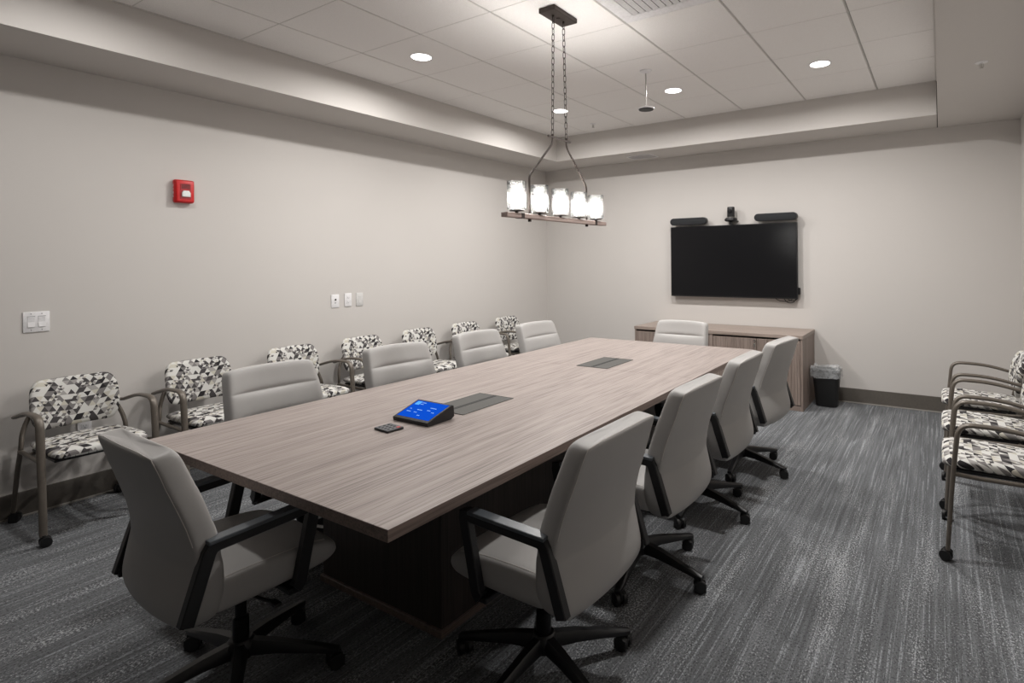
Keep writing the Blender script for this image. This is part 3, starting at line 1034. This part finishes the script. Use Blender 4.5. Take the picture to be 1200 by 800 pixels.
def remote():
    t = tag(empty('remote_control', (2.525, -4.708, TZ), R(-4)), 'small flat grey remote control with buttons, lying beside the blue-screen console', 'remote control')
    MB().box(-0.050, 0.050, -0.042, 0.042, 0.0008, 0.010, 0.004, 3).build('body', M['castor'], t, True)
    MB().box(-0.048, 0.048, -0.040, 0.040, 0.0098, 0.0112, 0.0008, 1).build('face', M['remote'], t)
    for i in range(3):
        for j in range(4):
            if (i, j) == (2, 3):
                continue
            MB().cyl((-0.032 + j * 0.021, -0.024 + i * 0.023, 0.0118), 0.006, 0.0016, 'z', 12).build('button', M['castor'], t)
    o = MB().box(0.030, 0.044, 0.014, 0.030, 0.0110, 0.0125, 0.0005, 1).build('button', M['red'], t)
    o['label'] = 'red end-call button'
remote()

# ------------------------------------------------------------------ wall fittings (left wall, x = 0)
def alarm():
    t = tag(empty('fire_alarm', (0, -4.452, 1.99)), 'square red fire alarm horn strobe high on the left wall', 'alarm')
    MB().box(0.0, 0.040, -0.062, 0.062, -0.082, 0.082, 0.012, 3).build('back_box', M['red'], t, True, 40)
    MB().box(0.038, 0.054, -0.058, 0.058, -0.078, 0.078, 0.010, 3).build('cover', M['red'], t, True, 40)
    MB().box(0.052, 0.0565, -0.034, 0.036, -0.056, 0.054, 0.002, 1).build('panel', M['red_dark'], t)
    mb = MB()
    mb.prism([(-0.026, -0.040), (0.028, -0.040), (0.028, -0.012), (0.018, 0.004), (-0.016, 0.004), (-0.026, -0.012)], 'x', 0.056, 0.070, 0.004)
    mb.build('strobe_lens', M['lens'], t, True, 40)
    mb = MB()
    for k in range(5):
        mb.box(0.0562, 0.058, -0.026, 0.028, 0.018 + k * 0.007, 0.021 + k * 0.007)
    mb.build('horn_slots', M['hole'], t)
    # FIRE, reading down the side that faces the room
    for i, ch in enumerate('FIRE'):
        m = Matrix.Translation((0.021, -0.0624, 0.036 - i * 0.024)) @ Matrix.Rotation(PI / 2, 4, 'X')
        text_mesh('letter', ch, 0.027, M['white'], t, m, 0.0010)
    return t
alarm()
def plate(name, y0, y1, z0, z1, label, cat='wall plate', mat='white', group=None):
    t = tag(empty(name, (0, (y0 + y1) / 2, (z0 + z1) / 2)), label, cat, group)
    a, b = (y1 - y0) / 2, (z1 - z0) / 2
    MB().box(0, 0.007, -a, a, -b, b, 0.003, 2).build('cover_plate', M[mat], t, True, 30)
    return t, a, b
t, a, b = plate('light_switch', -5.294, -5.173, 1.077, 1.198, 'white double rocker light switch plate on the left wall', 'light switch')
for s in (-1, 1):
    MB().prism([(0.006, -0.032), (0.006, 0.032), (0.0105, 0.030), (0.008, 0.0), (0.0125, -0.030)], 'y', s * 0.024 - 0.0155, s * 0.024 + 0.0155).build('rocker', M['white'], t)
    MB().box(0.0062, 0.0076, s * 0.024 - 0.018, s * 0.024 + 0.018, 0.0315, 0.0345).build('gap', M['slot'], t)
    mb = MB()
    for q in (-1, 1):
        mb.cyl((0.0074, s * 0.024, q * 0.048), 0.0028, 0.0012, 'x', 10)
    mb.build('screw', M['slot'], t)
t, a, b = plate('microphone_plate', -3.284, -3.206, 1.072, 1.190, 'white wall plate with a round black hole, leftmost of three small plates', group='three small wall plates')
MB().cyl((0.008, 0.0, 0.012), 0.0125, 0.004, 'x', 20).build('bezel', M['white'], t, True)
MB().cyl((0.0095, 0.0, 0.012), 0.0085, 0.003, 'x', 20).build('hole', M['hole'], t)
MB().box(0.0068, 0.0082, -0.007, 0.007, -0.020, -0.014).build('indicator', M['slot'], t)
def outlet(t):
    for q in (-1, 1):
        f = MB().box(0.006, 0.0085, -0.017, 0.017, q * 0.020 - 0.014, q * 0.020 + 0.014, 0.003, 2).build('socket', M['white'], t, True, 30)
        mb = MB()
        mb.box(0.0084, 0.0089, -0.0075, -0.0055, q * 0.020 - 0.002, q * 0.020 + 0.008)
        mb.box(0.0084, 0.0089, 0.0055, 0.0075, q * 0.020 - 0.002, q * 0.020 + 0.008)
        mb.cyl((0.0086, 0, q * 0.020 - 0.007), 0.0026, 0.0006, 'x', 12)
        mb.build('slots', M['slot'], f)
t, a, b = plate('power_outlet', -3.150, -3.078, 1.074, 1.194, 'white duplex outlet plate, middle of three small plates on the left wall', 'outlet', group='three small wall plates')
outlet(t)
t, a, b = plate('blank_plate', -3.030, -2.956, 1.070, 1.192, 'plain white wall plate, rightmost of three small plates', group='three small wall plates', mat='offwhite')
MB().box(0.006, 0.0085, -0.0165, 0.0165, -0.033, 0.033, 0.0015, 1).build('insert', M['offwhite'], t)
t, a, b = plate('power_outlet', -5.048, -4.976, 0.382, 0.497, 'white duplex outlet low on the left wall behind the patterned guest chair', 'outlet')
outlet(t)

# ------------------------------------------------------------------ ceiling fittings
def downlight(x, y, label, r=0.072, power=1.0):
    t = tag(empty('downlight', (x, y, H)), label, 'ceiling light', 'round recessed downlights')
    MB().lathe([(r, -0.001), (r + 0.012, -0.001), (r + 0.014, -0.003), (r + 0.004, -0.005), (r, -0.004)] + [(r, -0.001)], seg=36).build('trim_ring', M['white'], t, True)
    MB().lathe([(0, -0.0022), (r, -0.0022), (r, -0.0006), (0, -0.0006)], seg=36).build('lens', M['led'], t)
    li = bpy.data.lights.new('downlight_lamp', 'AREA')
    li.shape = 'DISK'; li.size = r * 1.9; li.energy = DOWNLIGHT_W * power; li.color = DOWN_COL
    li.spread = R(172)
    lo = bpy.data.objects.new('downlight_lamp', li)
    COL.objects.link(lo); lo.parent = t; lo.location = (0, 0, -0.008)
    return t
downlight(1.350, -3.437, 'round recessed ceiling downlight on the left, nearest the camera')
downlight(1.342, -1.605, 'round recessed ceiling downlight seen behind the chandelier chains')
downlight(2.564, -1.605, 'round recessed ceiling downlight beside the hanging microphone')
downlight(3.790, -1.605, 'round recessed ceiling downlight at the right, in front of the television wall')
downlight(1.350, -5.270, 'recessed downlight above the frame over the near left chairs', power=0.6)
downlight(3.790, -3.437, 'recessed downlight just above the frame on the right side')

def chandelier():
    X, Y = 2.605, -3.478
    t = tag(empty('chandelier', (X, Y, H)), 'five-light linear chandelier with clear glass shades hanging on chains over the table', 'chandelier')
    zb = 1.735 - H
    MB().box(-0.058, 0.058, -0.125, 0.125, -0.030, -0.0002, 0.003, 1).build('canopy', M['bronze'], t)
    mb = MB(); mb.lathe([(0, -0.034), (0.012, -0.034), (0.014, -0.030), (0, -0.030)], seg=16)
    for s in (-1, 1): mb.lathe([(0, -0.040), (0.006, -0.040), (0.008, -0.030), (0, -0.030)], c=(0, s * 0.055, 0), seg=12)
    mb.build('canopy_screw', M['bronze'], t, True)
    ytop, zt, yb, z_b = 0.055, -0.038, 0.075, 2.222 - H
    for s in (-1, 1):
        A = Vector((0, s * ytop, zt)); B = Vector((0, s * yb, z_b))
        d = B - A; L = d.length; n = 20; pitch = L / n
        dn = d.normalized()
        mb = MB()
        for k in range(n):
            c = A + d * ((k + 0.5) / n)
            side = Vector((1, 0, 0)) if k % 2 else Vector((0, 1, 0))
            side = (side - dn * side.dot(dn)).normalized()
            hl, hw = pitch * 0.5 + 0.004, 0.0085
            P = []
            for q in range(14):
                a = 2 * PI * q / 14
                ca, sa = math.cos(a), math.sin(a)
                P.append(c + side * (hw * ca) + dn * ((hl - hw) * (1 if sa > 0 else -1) * (abs(sa) ** 0.3) + hw * sa))
            mb.tube(P, 0.0021, 6, closed=True)
        mb.build('chain', M['bronze'], t, True, 60)
    MB().box(-0.006, 0.006, -0.122, 0.122, z_b - 0.012, z_b, 0.002, 1).build('spreader_bar', M['bronze'], t)
    for s in (-1, 1):
        path = fillet([(0, s * 0.075, z_b + 0.012), (0, s * 0.075, z_b - 0.045), (0, s * 0.308, 1.955 - H), (0, s * 0.308, zb - 0.030)], [0, 0.03, 0.02, 0], 4)
        MB().sweep_rect(path, 0.009, 0.011, bev=0.0015).build('support_rod', M['bronze'], t)
        MB().cyl((0, s * 0.308, zb - 0.034), 0.010, 0.014, 'z', 14).build('nut', M['bronze'], t, True)
    bar = MB().box(-0.022, 0.022, -0.532, 0.532, zb - 0.026, zb, 0.002, 1).build('crossbar', M['barwood'], t)
    for s in (-1, 1):
        MB().box(-0.0235, 0.0235, s * 0.395 - 0.014, s * 0.395 + 0.014, zb - 0.0275, zb + 0.0015, 0.001, 1).build('band', M['bronze'], bar)
    for k in range(-2, 3):
        y = k * 0.2125
        h = empty('lamp_holder', (0, y, zb)); h.parent = t
        bpy.data.objects.remove(h)
        holder = MB().lathe([(0, 0), (0.010, 0), (0.010, 0.010), (0.042, 0.012), (0.042, 0.016), (0.016, 0.018), (0.016, 0.046), (0, 0.046)], c=(0, y, zb), seg=24).build('lamp_holder', M['bronze'], t, True, 40)
        MB().lathe([(0.050, 0.018), (0.0525, 0.020), (0.0525, 0.172), (0.0515, 0.174), (0.0500, 0.172), (0.0500, 0.022), (0.018, 0.020), (0.018, 0.017), (0.050, 0.018)], c=(0, y, zb), seg=36).build('glass_shade', M['glass'], t, True, 50)
        MB().lathe([(0, 0.046), (0.012, 0.048), (0.022, 0.070), (0.028, 0.092), (0.025, 0.112), (0.014, 0.124), (0, 0.128)], c=(0, y, zb), seg=20).build('bulb', M['bulb'], holder, True)
        li = bpy.data.lights.new('bulb_lamp', 'POINT')
        li.energy = BULB_W; li.color = BULB_COL; li.shadow_soft_size = 0.033
        lo = bpy.data.objects.new('bulb_lamp', li); COL.objects.link(lo); lo.parent = t
        lo.location = (0, y, zb + 0.092)
chandelier()

def hanging_mic():
    t = tag(empty('ceiling_microphone', (2.590, -2.222, H)), 'white pendant disc with a black underside hanging from the ceiling on a rod', 'microphone')
    MB().lathe([(0, -0.022), (0.012, -0.022), (0.045, -0.008), (0.050, 0), (0, 0)], seg=28).build('ceiling_cup', M['white'], t, True)
    MB().cyl((0, 0, -0.155), 0.0055, 0.27, 'z', 12).build('rod', M['metal'], t, True)
    MB().lathe([(0, -0.282), (0.020, -0.284), (0.066, -0.300), (0.068, -0.306), (0.062, -0.309), (0, -0.309)], seg=32).build('disc', M['white'], t, True)
    MB().lathe([(0, -0.3095), (0.060, -0.3095), (0.058, -0.314), (0, -0.316)], seg=32).build('grille', M['castor'], t, True)
hanging_mic()

def air_vent():
    x0, x1, y0, y1 = 2.883, 3.493, -3.727, -3.118
    t = tag(empty('air_vent', ((x0 + x1) / 2, (y0 + y1) / 2, H)), 'square white louvred air vent in the ceiling grid beside the chandelier canopy', 'vent')
    a = 0.292
    mb = MB()
    for (p, q, r_, s_) in ((-a, a, -a, -0.205), (-a, a, 0.205, a), (-a, -0.205, -0.205, 0.205), (0.205, a, -0.205, 0.205)):
        mb.box(p, q, r_, s_, -0.007, -0.0005, 0.002, 1)
    mb.build('face_frame', M['white'], t)
    MB().box(-0.205, 0.205, -0.205, 0.205, -0.0016, -0.0003).build('throat', M['slot'], t)
    mt0 = 0.40 / 9
    for k in range(9):
        xx = -0.2 + mt0 * (k + 0.5)
        mt = Matrix.Translation((xx, 0, -0.009)) @ Matrix.Rotation(R(-24), 4, 'Y')
        MB().box(-0.015, 0.015, -0.204, 0.204, -0.001, 0.001, mat=mt).build('louvre', M['white'], t)
air_vent()
def soffit_vent():
    t = tag(empty('air_vent', (1.60, -0.27, HS)), 'small rectangular white air grille under the soffit at the far wall', 'vent')
    mb = MB()
    a, b = 0.165, 0.115
    for (p, q, r_, s_) in ((-a, a, -b, -b + 0.02), (-a, a, b - 0.02, b), (-a, -a + 0.02, -b + 0.02, b - 0.02), (a - 0.02, a, -b + 0.02, b - 0.02)):
        mb.box(p, q, r_, s_, -0.006, -0.0003, 0.002, 1)
    mb.build('frame', M['white'], t)
    for k in range(8):
        mt = Matrix.Translation((0, -b + 0.03 + k * 0.0242, -0.006)) @ Matrix.Rotation(R(35), 4, 'X')
        MB().box(-a + 0.02, a - 0.02, -0.008, 0.008, -0.0008, 0.0008, mat=mt).build('louvre', M['white'], t)
soffit_vent()
def sprinkler(x, y, z, label):
    t = tag(empty('fire_sprinkler', (x, y, z)), label, 'sprinkler', 'ceiling fire sprinklers')
    MB().lathe([(0, -0.010), (0.010, -0.010), (0.012, -0.006), (0.034, -0.003), (0.036, 0), (0, 0)], seg=24).build('escutcheon', M['white'], t, True)
    mb = MB()
    for s in (-1, 1):
        mb.tube([(s * 0.009, 0, -0.009), (s * 0.011, 0, -0.025), (s * 0.003, 0, -0.038)], 0.0022, 6)
    mb.cyl((0, 0, -0.022), 0.003, 0.028, 'z', 8)
    mb.build('frame_arms', M['metal'], t, True)
    MB().cyl((0, 0, -0.041), 0.015, 0.002, 'z', 16).build('deflector', M['metal'], t)
sprinkler(4.797, -1.984, HS - 0.005, 'small white fire sprinkler under the wide soffit at the right')
sprinkler(1.334, -0.951, H, 'small white fire sprinkler in the ceiling tile near the far left corner')
